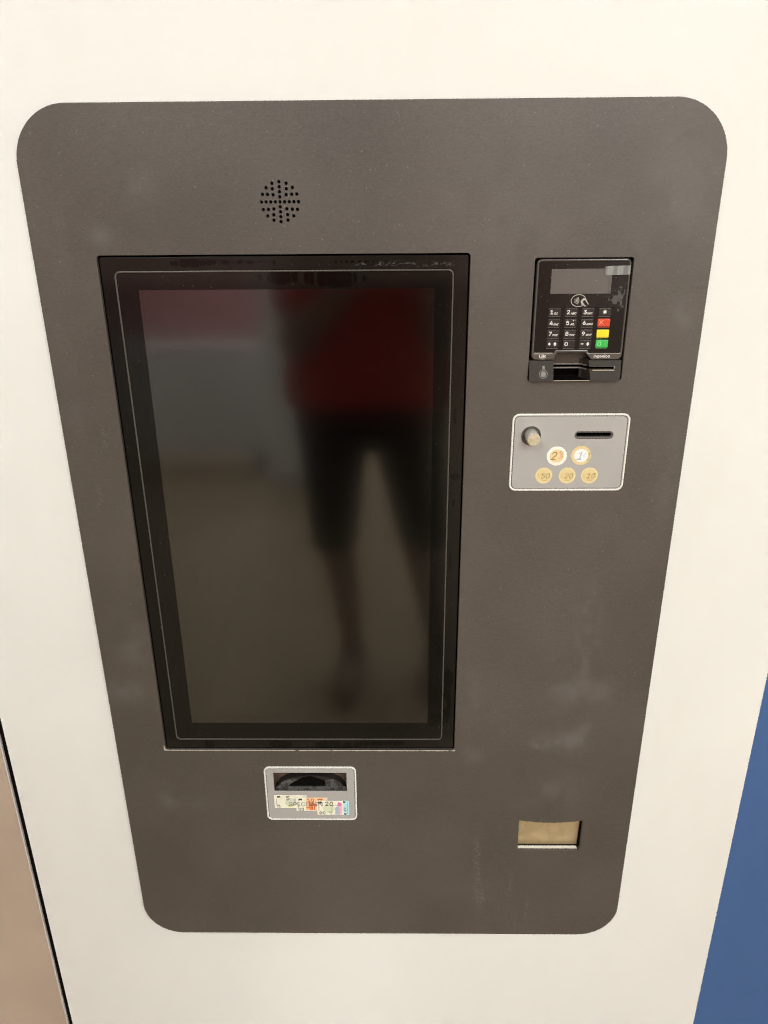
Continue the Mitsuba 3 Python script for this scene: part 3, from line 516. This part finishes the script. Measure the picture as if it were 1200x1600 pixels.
# ------------------------------------------------------------------ the person taking the picture, who shows as the mirror image in the screen
def ball(p, r, n=20): return m3.Manifold.sphere(1.0, n).scale((r, r, r) if np.isscalar(r) else tuple(r)).translate(tuple(p))
def chain(*jr): return sum((m3.Manifold.batch_hull([ball(a, ra), ball(b, rb)]) for (a, ra), (b, rb) in zip(jr[:-1], jr[1:])), m3.Manifold())
def soft(m, l=0.02, n=8):
    t = tri(m.refine_to_length(l)); t = trimesh.Trimesh(t.vertices, t.faces, process=True)
    return trimesh.smoothing.filter_taubin(t, lamb=0.5, nu=0.53, iterations=n)
PX, PY = -0.045, -1.30
def at(x, y, z): return np.array([PX + x, PY + y, z])
PHONE = EYE - FWD * 0.012 - UP * 0.056 + RGT * 0.012
ANK = {-1: .070, 1: .215}; KNE = {-1: .108, 1: .150}
LEG = {s: [(at(.095 * s, 0, .90), .098), (at(KNE[s] * s, .015, .49), .054), (at((.35 * ANK[s] + .65 * KNE[s]) * s, -.02, .36), .047), (at(ANK[s] * s, -.025, .10), .032)] for s in (-1, 1)}
SHO = {s: at(.185 * s, 0, 1.415) for s in (-1, 1)}; ELB = {s: at(.198 * s, .15, 1.15) for s in (-1, 1)}
SIDE = {s: PHONE + RGT * (.040 * s) - UP * .030 for s in (-1, 1)}
WRI = {s: SIDE[s] + RGT * .045 * s - FWD * .035 - UP * .085 for s in (-1, 1)}
HEAD = at(0, .05, 1.625)
body = chain((at(0, 0, .95), .10), (at(0, -.01, 1.15), .10), (at(0, 0, 1.34), .11), (at(0, .005, 1.46), .055), (at(0, .035, 1.56), .052))
body += m3.Manifold.batch_hull([ball(at(0, .035, 1.665), (.076, .094, .090)), ball(at(0, .065, 1.575), (.050, .062, .045))])
body += ball(at(0, .138, 1.612), (.016, .022, .020)) + m3.Manifold.batch_hull([ball(at(0, .138, 1.612), .011), ball(at(0, .122, 1.652), .009)])           # nose
body += ball(at(0, .112, 1.545), (.024, .020, .018)) + sum((ball(at(.078 * s, .03, 1.632), (.012, .024, .034)) for s in (-1, 1)), m3.Manifold())          # chin, ears
body += sum((ball(at(.031 * s, .118, 1.660), (.024, .012, .008)) for s in (-1, 1)), m3.Manifold()) + ball(at(0, .122, 1.582), (.026, .010, .010))     # brows, lips
for s in (-1, 1):
    body += chain(*LEG[s]) + chain((at(ANK[s] * s, -.05, .05), .040), (at((ANK[s] + .005) * s, .03, .050), .040), (at((ANK[s] + .02) * s, .13, .035), .032))
    body += chain((at(.07 * s, 0, 1.42), .06), (SHO[s], .056), (ELB[s], .040), (WRI[s], .027))
    palm = SIDE[s] + RGT * .016 * s - FWD * .012 - UP * .02
    body += m3.Manifold.batch_hull([ball(WRI[s], .025), ball(palm - UP * .035, .020), ball(palm + UP * .03 + RGT * .004 * s, .014), ball(palm - UP * .01 - FWD * .014, .016)])
skin = soft(body)
for s in (-1, 1):                                                     # fingers close round the phone's edge, thumb on its near side
    palm = SIDE[s] + RGT * .016 * s - FWD * .012 - UP * .02; parts_ = m3.Manifold()
    for i, ln in enumerate((.92, 1.0, .95, .78)):
        a = palm + UP * (.028 - .019 * i)
        parts_ += chain((a, .0095), (a + RGT * .004 * s + FWD * .024 * ln, .0088), (a - RGT * .016 * s * ln + FWD * .027, .0080), (a - RGT * .034 * s * ln + FWD * .0235, .0070))
    a = palm - UP * .006 - FWD * .012
    parts_ += chain((a - UP * .022, .0125), (a + UP * .012 - RGT * .004 * s - FWD * .008, .0105), (a + UP * .036 - RGT * .018 * s - FWD * .002, .0085))
    skin = trimesh.util.concatenate([skin, soft(parts_, 0.004, 4)])
bsdf('skin', pbr((0.22, 0.15, 0.105), 0.6)); bsdf('red_cotton', pbr((0.42, 0.032, 0.02), 0.85)); bsdf('black_cotton', pbr((0.006, 0.006, 0.006), 0.95, specular=0.1)); bsdf('hair_brown', pbr((0.035, 0.022, 0.014), 0.6)); bsdf('shoe_canvas', pbr((0.17, 0.13, 0.09), 0.8)); bsdf('eye_white', pbr((0.7, 0.68, 0.65), 0.2))
Q = 'person'; assert numbered(Q) == Q
scene[Q] = mikit.ply(skin, 'skin', smooth=60); say(Q, 'person in red shirt and black knee length shorts standing, mirrored in the dark screen', 'person')
shirt = m3.Manifold.batch_hull([ball(at(s * .125, 0, z), (.125, .112, .06)) for s in (-1, 1) for z in (.93, 1.06)] + [ball(at(s * .10, 0, 1.2), (.10, .105, .06)) for s in (-1, 1)]) + m3.Manifold.batch_hull([ball(at(s * .075, 0, 1.12), (.095, .10, .05)) for s in (-1, 1)] + [ball(at(s * .10, -.005, 1.36), (.085, .115, .09)) for s in (-1, 1)])
shirt += sum((chain((at(.09 * s, 0, 1.415), .075), (SHO[s], .072), (SHO[s] * .42 + ELB[s] * .58, .066)) for s in (-1, 1)), m3.Manifold()) + ball(at(0, .005, 1.45), (.085, .085, .05))
shirt = shirt.trim_by_plane((0, 0, 1), .952)
obj('shirt', soft(shirt, .02, 5), 'red_cotton', Q, local=False, smooth=60)
shorts = m3.Manifold.batch_hull([ball(at(s * .105, 0, z), (.118, .112, .05)) for s in (-1, 1) for z in (.86, .97)])
for s in (-1, 1): shorts += m3.Manifold.batch_hull([ball(at(.110 * s, 0, .84), .105), ball(at((KNE[s] + .012) * s, .012, .50), .070)])
shorts = shorts.trim_by_plane((0, 0, 1), .50).trim_by_plane((0, 0, -1), -1.0)
obj('shorts', soft(shorts, .02, 5), 'black_cotton', Q, local=False, smooth=60)
for s in (-1, 1):
    shoe = (chain((at(ANK[s] * s, -.05, .052), .050), (at((ANK[s] + .005) * s, .03, .055), .048), (at((ANK[s] + .02) * s, .135, .042), .042)) + chain((at(ANK[s] * s, -.03, .06), .05), (at(ANK[s] * s, -.028, .11), .043))).trim_by_plane((0, 0, 1), .002)
    obj('shoe', soft(shoe, .015, 4), 'shoe_canvas', Q, local=False, smooth=60)
    obj('eye', trimesh.creation.icosphere(2, .011).apply_translation(at(.031 * s, .116, 1.645)), 'eye_white', Q, local=False, smooth=True)
hair = m3.Manifold.batch_hull([ball(at(0, .028, 1.685), (.086, .100, .090)), ball(at(0, -.02, 1.63), (.080, .070, .085))]) - m3.Manifold.cube((.3, .2, .17)).translate(tuple(at(-.15, .07, 1.52)))
obj('hair', soft(hair, .015, 5), 'hair_brown', Q, local=False, smooth=60)
ph = plate(rrect(-37, -80, 37, 80, 9), -4, 4, 1.6, steps=3)
Rm = np.column_stack([RGT, UP, FWD]); place = lambda m: trimesh.Trimesh(m.vertices * .001 @ Rm.T + PHONE, m.faces, process=False)
F_ = 'mobile_phone'; assert numbered(F_) == F_
scene[F_] = mikit.ply(place(ph), 'dark_plastic', smooth=40); say(F_, 'slim black mobile phone held in both hands of the person in red', 'mobile phone')
obj('lens', place(lathe(-12, 56, [(6, 4.05), (6, 5.2), (5, 5.6), (4.2, 4.6), (.01, 4.5)])), 'glass_black', F_, local=False, smooth=40)
